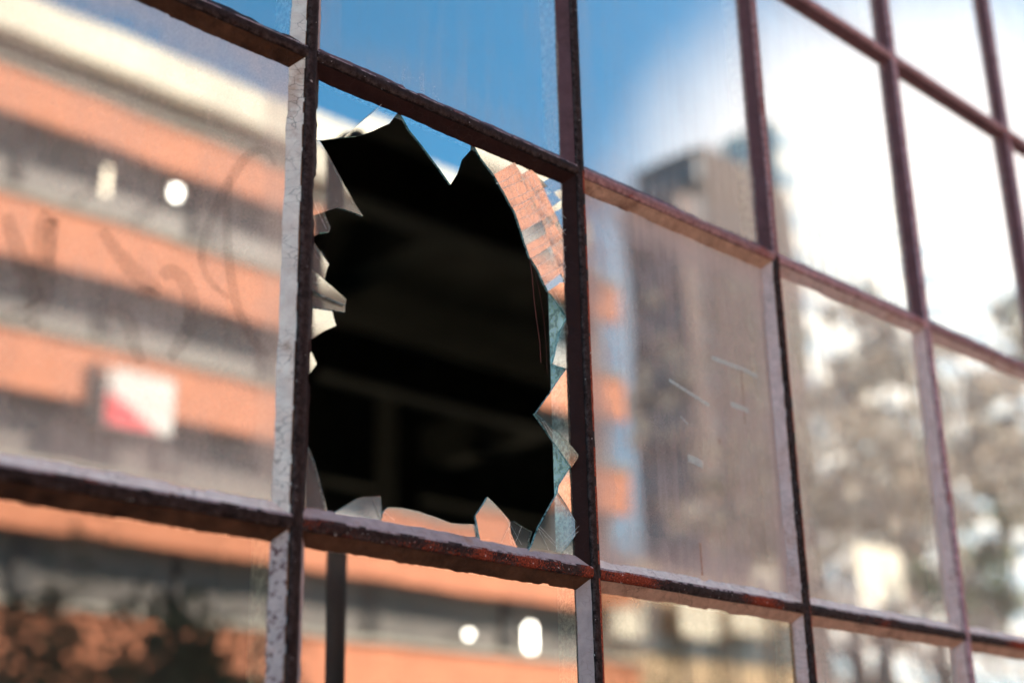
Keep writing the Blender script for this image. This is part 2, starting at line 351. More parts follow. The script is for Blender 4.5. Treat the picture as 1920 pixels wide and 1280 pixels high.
for j in range(0, 6):
    for i in range(I0, I1):
        x0, x1 = XC[i]+.0060, XC[i+1]-.0060
        m = 'bar_dark'
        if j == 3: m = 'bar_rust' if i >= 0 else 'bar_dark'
        elif i >= 1: m = 'bar_veil' if i < 2 else 'bar_veil_pale'
        prof = [(u, v+.0006) for u, v in LIP]
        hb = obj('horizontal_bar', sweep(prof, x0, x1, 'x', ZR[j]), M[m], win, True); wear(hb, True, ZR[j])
        bm = bmesh.new(); bx(bm, XC[i]+.0200, XC[i+1]-.0200, GY+.0042, GY+.012, ZR[j]-.0175, ZR[j]+.0175)
        obj('inner_flange', bm, M['inner'], hb)

# which putty each visible bead shows: (left, top, right, bottom) by pane (column, row)
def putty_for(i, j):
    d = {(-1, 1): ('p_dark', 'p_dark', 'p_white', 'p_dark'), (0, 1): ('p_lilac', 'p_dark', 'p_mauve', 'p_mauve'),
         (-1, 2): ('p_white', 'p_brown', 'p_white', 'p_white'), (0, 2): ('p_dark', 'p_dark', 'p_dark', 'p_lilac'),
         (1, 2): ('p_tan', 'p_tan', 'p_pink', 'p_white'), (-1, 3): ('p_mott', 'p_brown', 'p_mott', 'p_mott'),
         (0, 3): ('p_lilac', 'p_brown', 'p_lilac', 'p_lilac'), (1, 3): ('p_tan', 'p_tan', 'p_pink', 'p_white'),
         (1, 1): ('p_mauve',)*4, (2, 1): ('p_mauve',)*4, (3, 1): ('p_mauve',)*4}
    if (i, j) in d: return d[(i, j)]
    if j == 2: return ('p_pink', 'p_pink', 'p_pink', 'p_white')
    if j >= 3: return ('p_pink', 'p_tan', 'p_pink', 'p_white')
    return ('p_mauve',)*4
def rect(i, j, m):
    return XC[i]+m, XC[i+1]-m, ZR[j+1]+m, ZR[j]-m
def putty_ring(i, j, parent, pw_=.0135):
    bm = bmesh.new(); xa, xb, za, zb = rect(i, j, .0066); ks = putty_for(i, j)
    w = pw_
    outer = [(xa, za), (xa, zb), (xb, zb), (xb, za)]; inner = [(xa+w, za+w), (xa+w, zb-w), (xb-w, zb-w), (xb-w, za+w)]
    prof = [(0, .0040), (.10, .0046), (.45, .0092), (.85, .0140), (1.0, .0163)]
    prof[1] = (.085, .0048)
    for s, kname in enumerate(ks):
        a, b = s, (s+1) % 4; o0, o1, i0, i1 = Vector(outer[a]), Vector(outer[b]), Vector(inner[a]), Vector(inner[b])
        n = int((o1-o0).length/.0045); prev = None; mi = PK.index(kname)
        for k in range(n+1):
            t = k/n; ring = []
            A = o0.lerp(o1, t); B = i0.lerp(i1, t); dr = (B-A).normalized()
            endf = min(1, min(t, 1-t)*n/3.0)
            p3 = Vector((B.x, s*3.1, B.y))
            e = (noise.noise(p3*26)*.0017+noise.noise(p3*90)*.0011+noise.noise(p3*260)*.0006)*endf
            if noise.noise(p3*14+Vector((5, 3, 9))) > .38: e -= .0022*endf      # a lost flake
            for q, (u, v) in enumerate(prof):
                P = A.lerp(B, u)+dr*e*u
                h = v + (noise.noise(Vector((P.x, s, P.y))*120)*.0005+noise.noise(Vector((P.x, s, P.y))*40)*.0006)*(endf if 0 < q < 4 else 0)
                ring.append(bm.verts.new((P.x, h, P.y)))
            if prev:
                for q in range(len(prof)-1): bm.faces.new((prev[q], prev[q+1], ring[q+1], ring[q])).material_index = 0 if (q == 0 and kname in ('p_white', 'p_pink', 'p_mott') and noise.noise(p3*60) > -.25) else mi
            prev = ring
    return obj('putty_bead', bm, [M[k] for k in PK], parent, True)

GL = {(-1, 1): 'g_clean', (0, 1): 'g_streak', (1, 1): 'g_pale', (2, 1): 'g_pale', (3, 1): 'g_pale', (-1, 2): 'g_dust', (1, 2): 'g_dirty',
      (2, 2): 'g_haze', (3, 2): 'g_haze', (4, 2): 'g_haze', (4, 1): 'g_haze', (-1, 3): 'g_deep', (0, 3): 'g_clean', (1, 3): 'g_gold', (2, 3): 'g_haze', (3, 3): 'g_haze'}
TILT = {(1, 1): (.05, .0), (1, 2): (0, 0), (2, 1): (0, 0), (2, 2): (0, -.1), (-1, 2): (0, 0), (0, 1): (0, 0), (-1, 3): (0, 0), (0, 3): (0, 0)}       # degrees about x, z
PLAB = {(-1, 2): 'pane with rubbed scribble marks in its dust film', (1, 2): 'grimy brown pane with pale scratches',
        (0, 3): 'clean pane under the smashed one', (1, 3): 'pane with yellowish grime'}
rnd = random.Random(11)
panes = {}
for j in range(5):
    for i in range(I0, I1):
        if (i, j) == (0, 2): continue
        xa, xb, za, zb = rect(i, j, .0075); cx, cz = (xa+xb)/2, (za+zb)/2
        bm = bmesh.new(); bx(bm, xa, xb, GY, GY+.003, za, zb)
        tx, tz = TILT.get((i, j), (rnd.uniform(-.25, .25), rnd.uniform(-.25, .25)))
        Mx = Matrix.Translation((cx, GY, cz)) @ Matrix.Rotation(R(tx), 4, 'X') @ Matrix.Rotation(R(tz), 4, 'Z') @ Matrix.Translation((-cx, -GY, -cz))
        bmesh.ops.transform(bm, matrix=Mx, verts=bm.verts)
        g = GL.get((i, j), 'g_dust' if j > 1 else 'g_pale')
        bm.normal_update()
        for f in bm.faces:
            if f.calc_center_median().y > GY+.0005 and abs(f.normal.y) < .5 or f.calc_center_median().y > GY+.0025: f.material_index = 1
        p = obj('glass_pane', bm, [M[g], M['g_back']], win); panes[(i, j)] = p
        if (i, j) in PLAB: p['label'] = PLAB[(i, j)]
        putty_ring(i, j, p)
# smashed pane: its putty, then the shards still held in it
broken = bpy.data.objects.new('smashed_pane', None); C.objects.link(broken); broken.parent = win
broken.location = Vector((W/2, 0, ZR[3])) - win.location; broken['label'] = 'smashed pane with jagged shards left round a big hole'
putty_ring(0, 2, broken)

def shard(pts, tilt=(0, 0), y=GY, name='glass_shard', inset=0.0, th=.003, g='g_shard'):
    P = [at(px, py, y) for px, py in pts]
    P = [Vector((p.x, 0, p.z)) for p in P]
    c = sum(P, Vector())/len(P)
    if inset:
        P = [p+(c-p).normalized()*inset for p in P]
    bm = bmesh.new(); fr = [bm.verts.new((p.x, y, p.z)) for p in P]; bk = [bm.verts.new((p.x, y+th, p.z)) for p in P]
    bm.faces.new(fr); bm.faces.new(bk[::-1]).material_index = 2
    n = len(P)
    for k in range(n): bm.faces.new((fr[k], fr[(k+1) % n], bk[(k+1) % n], bk[k])).material_index = 1
    Mx = Matrix.Translation((c.x, y, c.z)) @ Matrix.Rotation(R(tilt[0]), 4, 'X') @ Matrix.Rotation(R(tilt[1]), 4, 'Z') @ Matrix.Translation((-c.x, -y, -c.z))
    bmesh.ops.transform(bm, matrix=Mx, verts=bm.verts)
    return obj(name, bm, [M[g], M['g_edge'], M['g_back']], broken)
def aim(cx, cy, zt):
    # tilt about x that makes a sliver at this spot mirror height zt of the building opposite
    v = at(cx, cy, GY); d_ = v-CAM
    return -math.degrees(math.atan((zt-v.z)/30.0)-math.atan(d_.z/d_.y))/2
def jag(pts, closed_from, amp=1.2, seed=0):
    """roughens the broken run pts[closed_from:] of an outline, leaving the run held by the frame straight"""
    rr = random.Random(seed); o = list(pts[:closed_from+1])
    for a, b in zip(pts[closed_from:], pts[closed_from+1:]):
        d = math.hypot(b[0]-a[0], b[1]-a[1]); n = int(d/14)
        for k in range(1, n):
            t = k/n; nx, ny = -(b[1]-a[1])/d, (b[0]-a[0])/d; e = rr.uniform(-amp, amp)
            o.append((a[0]+(b[0]-a[0])*t+nx*e, a[1]+(b[1]-a[1])*t+ny*e))
        o.append(b)
    return o
# outlines: frame side first, then the broken edge
shard(jag([(585, 262), (588, 128), (722, 180), (715, 196), (645, 257), (604, 263)], 3, .5, 1), (0, 0))
shard(jag([(646, 257), (716, 196), (722, 184), (760, 198), (748, 209), (730, 232), (699, 246), (670, 255)], 4, .5, 2), (.25, -.5))
shard(jag([(748, 209), (752, 190), (890, 250), (884, 267), (882, 282), (866, 300), (857, 327), (845, 346), (835, 332), (816, 306), (792, 274), (768, 245)], 3, .6, 3), (0, .3))
shard(jag([(570, 410), (580, 250), (596, 258), (620, 298), (646, 348), (681, 405), (659, 396), (633, 389), (610, 396)], 2, .8, 4), (aim(620, 340, 18.9), .5), g='g_part')
shard(jag([(570, 440), (572, 380), (602, 380), (620, 426), (617, 435), (602, 436), (590, 442)], 2, 1, 5), (aim(600, 415, 17.9), .8), GY+.004, g='g_part')
shard(jag([(568, 530), (572, 440), (590, 454), (617, 496), (612, 507), (607, 530)], 2, .8, 6), (aim(600, 490, 18.9), 1.0), g='g_part')
shard(jag([(566, 578), (568, 495), (586, 505), (615, 530), (650, 561), (648, 571), (600, 552), (570, 535)], 2, .5, 7), (aim(610, 545, 18.4), 1.2), GY-.0034, g='g_part')
shard(jag([(566, 578), (569, 537), (598, 552), (648, 572), (647, 585), (625, 581), (586, 576)], 3, .5, 8), (aim(610, 570, 18.2), .8), g='g_part')
shard(jag([(564, 640), (566, 576), (586, 577), (625, 582), (627, 597), (631, 610), (607, 621), (585, 635)], 3, .8, 9), (aim(600, 605, 19.1), 1.0), g='g_part')
shard(jag([(562, 705), (564, 640), (580, 652), (586, 662), (594, 682), (580, 700)], 2, .8, 10), (aim(580, 680, 19.2), .9), g='g_part')
shard(jag([(550, 975), (558, 800), (577, 830), (591, 865), (601, 905), (610, 950), (616, 975)], 2, .5, 11), (aim(590, 920, 11.6), .8), g='g_part')
shard(jag([(716, 978), (623, 962), (670, 934), (680, 931), (715, 929), (716, 954), (712, 985)], 1, .8, 12), (aim(690, 960, 12.2), .3), g='g_part')
shard(jag([(898, 1018), (712, 985), (719, 958), (727, 951), (755, 952), (784, 958), (820, 970), (845, 980), (869, 982), (890, 982), (897, 995)], 1, .5, 13), (.55, .3), g='g_part')
shard(jag([(972, 1030), (903, 1018), (892, 967), (914, 931), (944, 962), (955, 975), (958, 1000)], 1, .8, 14), (.8, -.6), GY-.0032, g='g_part')
shard(jag([(996, 1034), (960, 1026), (957, 978), (964, 975), (978, 985), (998, 996), (992, 1014)], 1, .8, 15), (-.9, -1.6), g='g_thin')
shard(jag([(1050, 1042), (990, 1034), (998, 1019), (1009, 989), (1045, 924), (1063, 949), (1086, 985), (1084, 998)], 1, .8, 16), (.2, 1.0), GY-.0036, g='g_thin')
shard(jag([(1094, 1044), (1052, 1040), (1086, 992), (1066, 952), (1046, 922), (1048, 910), (1056, 897), (1070, 876), (1094, 850)], 1, .6, 17), (-.3, .3))
shard(jag([(1005, 774), (1014, 784), (1050, 811), (1082, 852), (1082, 858), (1071, 876), (1050, 844)], 0, .6, 18), (1.5, -5.0), GY-.005, g='g_thin')
shard(jag([(1094, 870), (1076, 874), (1082, 856), (1050, 811), (1019, 786), (1005, 774), (1062, 692), (1092, 690)], 1, .6, 19), (.1, .5))
shard(jag([(1092, 692), (1060, 690), (1036, 682), (1044, 648), (1051, 618), (1065, 597), (1092, 596)], 1, 1.0, 20), (-.2, .2))
shard(jag([(1092, 598), (1066, 597), (1050, 574), (1035, 553), (1027, 546), (1050, 530), (1092, 528)], 1, .8, 21), (.2, -.2))
# the crazed area: one region cut along its cracks into many slivers, each tilted a little
region = [(885, 266), (902, 296), (926, 327), (943, 356), (965, 396), (976, 427), (993, 481), (1009, 506), (1027, 546), (1050, 531), (1092, 530), (1090, 352), (962, 288), (890, 250)]
def cut(poly, p, d):
    """splits a polygon by the line through p with direction d"""
    n = (-d[1], d[0]); A, B = [], []; p = (p[0]+.13, p[1]+.07)
    for k, a in enumerate(poly):
        b = poly[(k+1) % len(poly)]
        sa = (a[0]-p[0])*n[0]+(a[1]-p[1])*n[1]; sb = (b[0]-p[0])*n[0]+(b[1]-p[1])*n[1]
        (A if sa >= 0 else B).append(a)
        if sa*sb < 0:
            t = sa/(sa-sb); c = (a[0]+(b[0]-a[0])*t, a[1]+(b[1]-a[1])*t); A.append(c); B.append(c)
    return [q for q in (A, B) if len(q) > 2]
def area(q): return abs(sum(q[k][0]*q[(k+1) % len(q)][1]-q[(k+1) % len(q)][0]*q[k][1] for k in range(len(q))))/2
pieces = [region]
rc = random.Random(5)
def cut_all(p, d, test=None):
    global pieces
    nw = []
    for q in pieces:
        c = (sum(a[0] for a in q)/len(q), sum(a[1] for a in q)/len(q))
        if test is None or test(c, q): nw += cut(q, p, d)
        else: nw.append(q)
    pieces = [q for q in nw if area(q) > 3]
cut_all((972, 318), (.55, .84)); cut_all((978, 300), (.70, .71))
for k, (x, y) in enumerate([(926, 327), (938, 350), (968, 398), (976, 427), (988, 456), (1000, 482), (1016, 520)]):
    cut_all((x, y), (1, -.62+rc.uniform(-.12, .12)), lambda c, q: rc.random() < .8)
cut_all((1010, 400), (.35, .94), lambda c, q: c[1] > 330 and c[0] > 960)
cut_all((1050, 420), (.42, .90), lambda c, q: c[0] > 990)
for k in range(13):
    x, y = rc.uniform(960, 1080), rc.uniform(310, 520)
    cut_all((x, y), (1, -.66+rc.uniform(-.16, .16)), lambda c, q: abs(c[0]-x)+abs(c[1]-y) < 70 and area(q) > 120)
for k in range(3):
    x, y = rc.uniform(980, 1080), rc.uniform(320, 500)
    cut_all((x, y), (.5+rc.uniform(-.2, .2), 1), lambda c, q: abs(c[0]-x)+abs(c[1]-y) < 60 and area(q) > 200)
for q in pieces:
    c = (sum(a[0] for a in q)/len(q), sum(a[1] for a in q)/len(q))
    # the sheet sags outward here, so most slivers mirror the same orange band, the top ones the cornice or sky
    zt = 17.5 if c[1] < 520 else 19.3
    if c[1] < 322 and c[0] < 985: zt = 19.6
    elif c[0]-985 > (c[1]-300)*.62: zt = rc.choice([19.7, 19.7, 22, 20.4, 21.5])
    elif abs(c[0]-986) < 16 and abs(c[1]-441) < 24: zt = 15.9
    vp = Vector((at(*c, 0).x, 0, at(*c, 0).z)); dd = (vp-CAM); want = (zt-vp.z)/30.0*1.0; have = dd.z/dd.y
    tx = -math.degrees(math.atan(want)-math.atan(have))/2
    am = .10 if c[0] < 1000 else .35
    shard(q, (tx+rc.uniform(-am, am), rc.uniform(-am, am)*2), GY+rc.uniform(-.0003, .0003), inset=.00010, g='g_craze')
M['crack'] = film_mat('crack line', (.90, .95, .93), .85, 300, .40, .62)
M['crackd'] = film_mat('dark crack line', (.10, .12, .13), .8, 300, .40, .62)
def crack(a, b, w=.00032, m='crack', bend=.0):
    n = 6; P = []
    rr = random.Random(int(a[0]*7+b[1]*3))
    b = (min(b[0], 1061), b[1])
    if a[1] < 600 and a[0] > 880: a = (a[0], max(a[1], 273+.465*(a[0]-885))); b = (b[0], max(b[1], 273+.465*(b[0]-885)))
    for k in range(n+1):
        t = k/n; q = (a[0]+(b[0]-a[0])*t-(b[1]-a[1])*bend*math.sin(math.pi*t), a[1]+(b[1]-a[1])*t+(b[0]-a[0])*bend*math.sin(math.pi*t))
        P.append(at(q[0]+rr.uniform(-.6, .6), q[1]+rr.uniform(-.6, .6), GY-.0046))
    bm = bmesh.new(); prev = None
    for k, p in enumerate(P):
        d = (P[min(k+1, n)]-P[max(k-1, 0)]).normalized(); s_ = Vector((-d.z, 0, d.x))*w*(1-.5*k/n)
        ring = [bm.verts.new(p+s_), bm.verts.new(p-s_)]
        if prev: bm.faces.new((prev[0], prev[1], ring[1], ring[0]))
        prev = ring
    return obj('crack_line', bm, M[m], broken)
for (a, b, c_, e) in ((945, 352, 1000, 322), (955, 375, 1016, 345), (962, 388, 1030, 352), (968, 398, 1012, 366), (978, 410, 1045, 372), (990, 445, 1040, 408), (985, 432, 1022, 402),
                      (997, 470, 1062, 430), (1000, 484, 1050, 452), (1006, 500, 1070, 462), (1014, 520, 1060, 492), (1020, 534, 1078, 500), (975, 320, 1040, 480), (985, 318, 1062, 470),
                      (1000, 330, 1080, 500), (1010, 400, 1040, 500), (1020, 380, 1066, 520), (978, 300, 1078, 440), (990, 305, 1080, 410), (960, 330, 1010, 440), (930, 345, 975, 322)):
    crack((a, b), (c_, e), .00042, 'crack', .03)
for a, b in (((716, 196), (645, 257)), ((1009, 989), (1048, 1030)), ((1009, 989), (1030, 1032)), ((1012, 986), (1060, 1036)), ((944, 962), (978, 1020)), ((958, 978), (940, 1018)),
             ((978, 985), (965, 1020)), ((1084, 996), (1046, 1032)), ((1086, 985), (1050, 1022)), ((600, 552), (648, 572)), ((586, 610), (630, 598)), ((602, 470), (617, 496)), ((590, 382), (612, 430)),
             ((719, 958), (740, 975)), ((1040, 545), (1085, 590)), ((1036, 684), (1070, 690)), ((1019, 786), (1078, 852)), ((1014, 784), (1066, 870))):
    crack(a, b, .00026)
# threads of old cobweb hanging in the hole
def thread(pts, r=.00022):
    bm = bmesh.new(); tube(bm, [at(px, py, GY+.002+k*.001) for k, (px, py) in enumerate(pts)], [r]*len(pts), 5)
    return obj('hanging_thread', bm, M['thread'], broken)
thread([(993, 483), (998, 520), (1001, 560), (1006, 600), (1012, 640), (1014, 680)], .0003)
thread([(1001, 500), (1010, 540), (1019, 590), (1024, 650), (1026, 700)], .00013)

# marks on the glass: rubbed scribbles, scratches, runs
def ribbon(name, pts, wpx, m, pane, taper=True, y=GY-.0006):
    P = [Vector(at(px, py, y)) for px, py in pts]
    # smooth the polyline
    for _ in range(2):
        Q = [P[0]]
        for a, b in zip(P, P[1:]): Q += [a.lerp(b, .25), a.lerp(b, .75)]
        P = Q+[P[-1]]
    bm = bmesh.new(); prev = None; n = len(P)
    for k, p in enumerate(P):
        d = (P[min(k+1, n-1)]-P[max(k-1, 0)]).normalized(); s = Vector((-d.z, 0, d.x))
        w = wpx*(.00062 if m == 'smear' else .00030)*((.45+.55*math.sin(math.pi*k/(n-1))) if taper else 1)
        ring = [bm.verts.new(p+s*w), bm.verts.new(p-s*w)]
        if prev: bm.faces.new((prev[0], prev[1], ring[1], ring[0]))
        prev = ring
    return obj(name, bm, M[m], panes[pane])
P12 = (-1, 2)
for pts, w in [([(430, 560), (385, 520), (375, 470), (400, 400), (440, 320), (475, 280), (505, 282), (515, 310)], 9),
               ([(432, 330), (425, 400), (428, 480), (440, 560), (462, 620), (490, 655), (505, 664)], 10),
               ([(12, 400), (30, 460), (52, 520), (78, 600), (84, 420), (98, 400), (92, 500)], 18),
               ([(190, 430), (225, 480), (262, 520), (300, 545), (260, 552)], 16),
               ([(305, 520), (318, 505), (345, 520), (362, 565), (358, 605), (340, 640), (318, 672)], 15),
               ([(200, 590), (222, 580), (245, 605), (252, 650), (268, 680)], 14),
               ([(0, 595), (30, 590), (60, 585), (66, 620)], 14)]:
    ribbon('rubbed_mark', pts, w, 'smear', P12)
for pts, w in [([(1335, 670), (1365, 682), (1395, 692), (1420, 706)], 10), ([(1255, 712), (1280, 728), (1305, 744), (1330, 760)], 8),
               ([(1370, 757), (1385, 762), (1403, 770)], 12), ([(1290, 858), (1304, 863), (1318, 871)], 17), ([(1276, 780), (1290, 795)], 3)]:
    ribbon('scratch', pts, w, 'scratch', (1, 2), False)
for pts, w in [([(1390, 690), (1393, 730), (1397, 795)], 5), ([(1313, 1018), (1315, 1050), (1317, 1078)], 7), ([(1348, 822), (1351, 832)], 9)]:
    ribbon('rust_run', pts, w, 'drip', (1, 2), False)

# ------------------------------------------------------------------ factory building round the window
M['brick_dark'] = simple('old dark brick', (.16, .075, .05), .9, .35, 9, bump=.5)
M['black'] = simple('sooty interior', (.10, .095, .082), .95, .3, 1.2)
M['soot'] = simple('interior steel', (.12, .115, .10), .85, .3, 2)
fac = empty('factory_building', 'old brick factory wall and dim hall holding the steel window', 'building', (2, 6, GZ))
xa, xb, za, zb = XC[I0], XC[I1], ZR[5], ZR[0]
bm = bmesh.new()
bx(bm, -26, xa, .03, .36, GZ-.1, 7.0); bx(bm, xb, 34, .03, .36, GZ-.1, 7.0); bx(bm, xa, xb, .03, .36, GZ-.1, za); bx(bm, xa, xb, .03, .36, zb, 7.0)
obj('front_wall', bm, M['brick_dark'], fac)
bm = bmesh.new(); bx(bm, -26, -25.7, .36, 18, GZ-.1, 7.0); bx(bm, 33.7, 34, .36, 18, GZ-.1, 7.0); bx(bm, -26, 34, 18, 18.3, GZ-.1, -1.7); bx(bm, -26, 34, 18, 18.3, .9, 7.0)
for k in range(16): bx(bm, -26+k*3.9, -24.6+k*3.9, 18, 18.3, -1.7, .9)  # openings in the unseen back wall, added to light the hall
obj('inner_wall', bm, M['black'], fac)
box('roof', (-26.2, 34.2, -.1, 18.5, 7.0, 7.25), M['black'], fac)
box('hall_floor', (-25.7, 33.7, .36, 18, GZ-.1, GZ), M['black'], fac)
box('window_sill', (xa-.08, xb+.08, -.07, .03, za-.09, za-.004), M['paving'], fac, .006)
for k in range(9):
    box('roof_beam', (-22+k*6, -21.6+k*6, .5, 17.9, 5.2, 5.9), M['soot'], fac)
for k in range(4):
    box('cross_beam', (-25, 33, 3.5+k*3.8, 3.8+k*3.8, 4.3, 4.9), M['soot'], fac)
for k in range(5):
    for q in range(2): box('hall_column', (-8+k*6, -7.6+k*6, 6+q*6, 6.4+q*6, GZ, 5.2), M['soot'], fac)

# ------------------------------------------------------------------ the street opposite, seen mirrored in the panes
M['orange'] = simple('orange brick', (.41, .15, .078), .85, .14, 1.2, scl=(1, 1, 1))
M['concrete'] = simple('pale concrete', (.56, .50, .40), .8, .08, .8)
M['sill'] = simple('grey concrete sill', (.27, .25, .21), .85, .12, 1)
M['ribbon'] = simple('grey window band', (.085, .070, .060), .5, .25, .35, spec=.4)
M['ribbon_d'] = simple('dark window post', (.03, .026, .025), .6, .2, .5)
def emis(name, col, s):
    m, Nn, Ll = mat(name); e = nd(Nn, 'ShaderNodeEmission', Color=(*col, 1), Strength=s)
    o = Nn.new('ShaderNodeOutputMaterial'); Ll.new(e.outputs[0], o.inputs[0]); return m
M['lamp'] = emis('lit lamp', (1, .93, .78), 6)
M['lamp2'] = emis('lit tube', (1, .84, .60), 2.0)
D = 30.0; SK = D
off = empty('brick_office_building', 'long orange brick building with grey window bands mirrored in the left panes', 'building', (5, -36, GZ))
XR = refl(1160, 600, D).x
XL = -24
bands = [(18.2, 16.9), (14.8, 13.2), (11.4, 9.9), (8.1, 6.55), (4.75, 3.1), (1.2, -1.0)]
for k, (t, b) in enumerate(bands):
    box('brick_band', (XL, XR, -D-.25, -D, b, t), M['orange'], off)
    box('concrete_sill', (XL, XR, -D-.2, -D+.10, t, t+.14), M['sill'], off)
tops = [19.0]+[b for t, b in bands]
nxt = [t for t, b in bands]+[GZ]
for k in range(6):
    zt, zb_ = tops[k], nxt[k]+.14
    bm = bmesh.new(); bx(bm, XL, XR-.3, -D-.9, -D-.7, zb_-.1, zt+.1)
    wb = obj('window_band', bm, M['ribbon'], off)
    x = XL+1.5+k*.7; rr = random.Random(k)
    while x < XR-1:
        w = rr.choice([.15, .2, .5, .9]); box('window_post', (x, x+w, -D-.7, -D-.55, zb_-.05, zt+.05), M['ribbon_d'], wb); x += rr.choice([3.2, 4.2, 5.2])
XK = refl(1082, 330, D).x
box('white_cornice', (XL, XK, -D-.6, -D+.35, 19.0, 20.15), M['concrete'], off)
box('body', (XL, XR, -D-16, -D-.9, GZ, 18.9), M['ribbon'], off)
def lamp(px, py, w, h, m, rib):
    p = refl(px, py, D); lo = empty('wall_lamp', rib, 'lamp', (p.x, -D+.1, p.z-h/2), 'lamps glowing in the window bands')
    bm = bmesh.new(); tube(bm, [(p.x, -D+.22, p.z-h/2), (p.x, -D+.22, p.z+h/2)], [w/2, w/2], 10); obj('lamp_shade', bm, M[m], lo)
    box('bracket', (p.x-.05, p.x+.05, -D-.6, -D+.22-w/2, p.z-.05, p.z+.05), M['ribbon_d'], lo)
lamp(320, 365, .22, .22, 'lamp', 'small round white lamp in the upper window band, mirrored in the scribbled pane')
lamp(186, 345, .10, .75, 'lamp2', 'slim upright cream lamp in the upper window band, left of the round one')
lamp(868, 1188, .16, .10, 'lamp', 'round white lamp mirrored in the pane under the hole')
lamp(990, 1197, .16, .72, 'lamp', 'tall bright upright lamp mirrored in the pane under the hole')
# banner on the lowest full brick band
a = refl(200, 690, D); b = refl(310, 820, D)
bn = empty('wall_banner', 'white banner with a red corner hung on the orange brick wall', 'banner', (a.x, -D+.05, b.z))
M['banner'] = simple('white banner cloth', (.52, .49, .46), .7, .05, 2); M['red'] = simple('red banner print', (.65, .05, .06), .7, .1, 2)
box('cloth', (a.x, b.x, -D+.12, -D+.16, b.z, a.z), M['banner'], bn)
bm = bmesh.new(); v = [bm.verts.new((a.x+.02, y, z)) for y, z in ((-D+.164, b.z+.03), (-D+.164, (a.z+b.z)/2+.15))]+[bm.verts.new(((a.x*.25+b.x*.75), -D+.164, b.z+.03))]
bm.faces.new(v); obj('red_corner', bm, M['red'], bn)
box('fixing', (a.x-.35, a.x-.2, -D, -D+.15, b.z, a.z+.1), M['ribbon_d'], bn)

# towers further off
def tower(name, label, x0, x1, y0, depth, z1, wall, glass, nx, nzf, win_w=.6, steps=()):
    t = empty(name, label, 'tower', ((x0+x1)/2, -y0-depth/2, GZ))
    box('wall', (x0, x1, -y0-depth, -y0, GZ, z1), wall, t)
    for (sx0, sx1, sz) in steps: box('roof_block', (sx0, sx1, -y0-depth+2, -y0-2, z1, sz), wall, t)
    dz = (z1-GZ-1)/nzf
    for b_ in range(nzf):
        zz = GZ+1+dz*(b_+.5); box('window_strip', (x0-.06, x1+.06, -y0-depth*.9, -y0+.06, zz-dz*.5*win_w, zz+dz*.5*win_w), glass, t)
    for a_ in (range(1, nx) if nx < 12 else ()):
        xx = x0+(x1-x0)*a_/nx; box('pilaster', (xx-.35, xx+.35, -y0-.1, -y0+.3, GZ, z1+.3), wall, t)
    return t
M['brownwall'] = simple('brown stone', (.11, .075, .065), .8, .2, .1); M['smoke'] = simple('smoked glass', (.085, .07, .068), .25, .3, .2, spec=.6)
M['palewall'] = simple('pale stone', (.62, .58, .55), .8, .1, .1); M['paleglass'] = simple('pale blue glass', (.30, .34, .38), .2, .3, .3, spec=.8)
M['tanwall'] = simple('tan render', (.36, .25, .15), .85, .15, .3)
def rx(px, D_): return refl(px, 600, D_).x
def rz(px, py, D_): return refl(px, py, D_).z
tower('brown_tower', 'dark brown office tower mirrored right of the orange building', rx(1325, 62), rx(1500, 62), 62, 7, rz(1330, 290, 62), M['brownwall'], M['smoke'], 11, 15, .6)
tower('brown_block', 'lower brown block standing left of the dark tower', rx(1275, 60), rx(1330, 60)-.5, 60, 5, rz(1240, 355, 60), M['brownwall'], M['smoke'], 4, 12)
tower('pale_tower', 'pale stone tower mirrored in the upper right panes', rx(1495, 75), rx(1720, 75), 75, 8, rz(1500, 245, 75), M['palewall'], M['paleglass'], 9, 16, .5)
tower('glass_tower', 'pale tower beyond the trees at the far right', rx(1700, 90), rx(2000, 90), 90, 8, rz(1750, 440, 90), M['palewall'], M['paleglass'], 10, 18, .7)
tower('tan_block', 'low tan block behind the pale trees', rx(1130, 40)+4, rx(1560, 40), 44, 10, rz(1300, 1090, 44)+.5, M['tanwall'], M['smoke'], 12, 2, .35)
# white panels added above the tan block, standing in for sun glints
wp = empty('glint_panels', 'row of white panels standing in for sun glints above the tan block', 'building', (rx(1200, 43), -42.5, GZ))
for x0, x1, y0, y1 in ((1128, 1165, 1125, 1200), (1240, 1308, 1120, 1195), (1330, 1398, 1130, 1190)):
    box('glint_panel', (rx(x0, 43), rx(x1, 43), -43.4, -43, rz(x0, y1, 43), rz(x0, y0, 43)), M['concrete'], wp)
    box('post', (rx(x0, 43)+.6, rx(x0, 43)+.9, -43.6, -43.41, GZ, rz(x0, y1, 43)+.3), M['ribbon_d'], wp)

for px0, px1, p0, p1, lb_ in ((1422, 1462, 1072, 1130, 'narrow white board on a post standing in for a sun glint, low in front of the trees'), (1606, 1680, 1036, 1124, 'wide white board on a post standing in for a sun glint, standing before the pale trees')):  # added white boards, standing in for sun glints
    q0, q1 = refl(px0, p1, 11.8), refl(px1, p0, 11.8)
    sb = empty('glint_board', lb_, 'board', ((q0.x+q1.x)/2, -11.8, GZ), 'white boards standing in for sun glints')
    box('panel', (q0.x, q1.x, -11.83, -11.8, q0.z, q1.z), M['concrete'], sb)
    box('post', ((q0.x+q1.x)/2-.04, (q0.x+q1.x)/2+.04, -11.91, -11.831, GZ, q1.z-.05), M['ribbon_d'], sb)

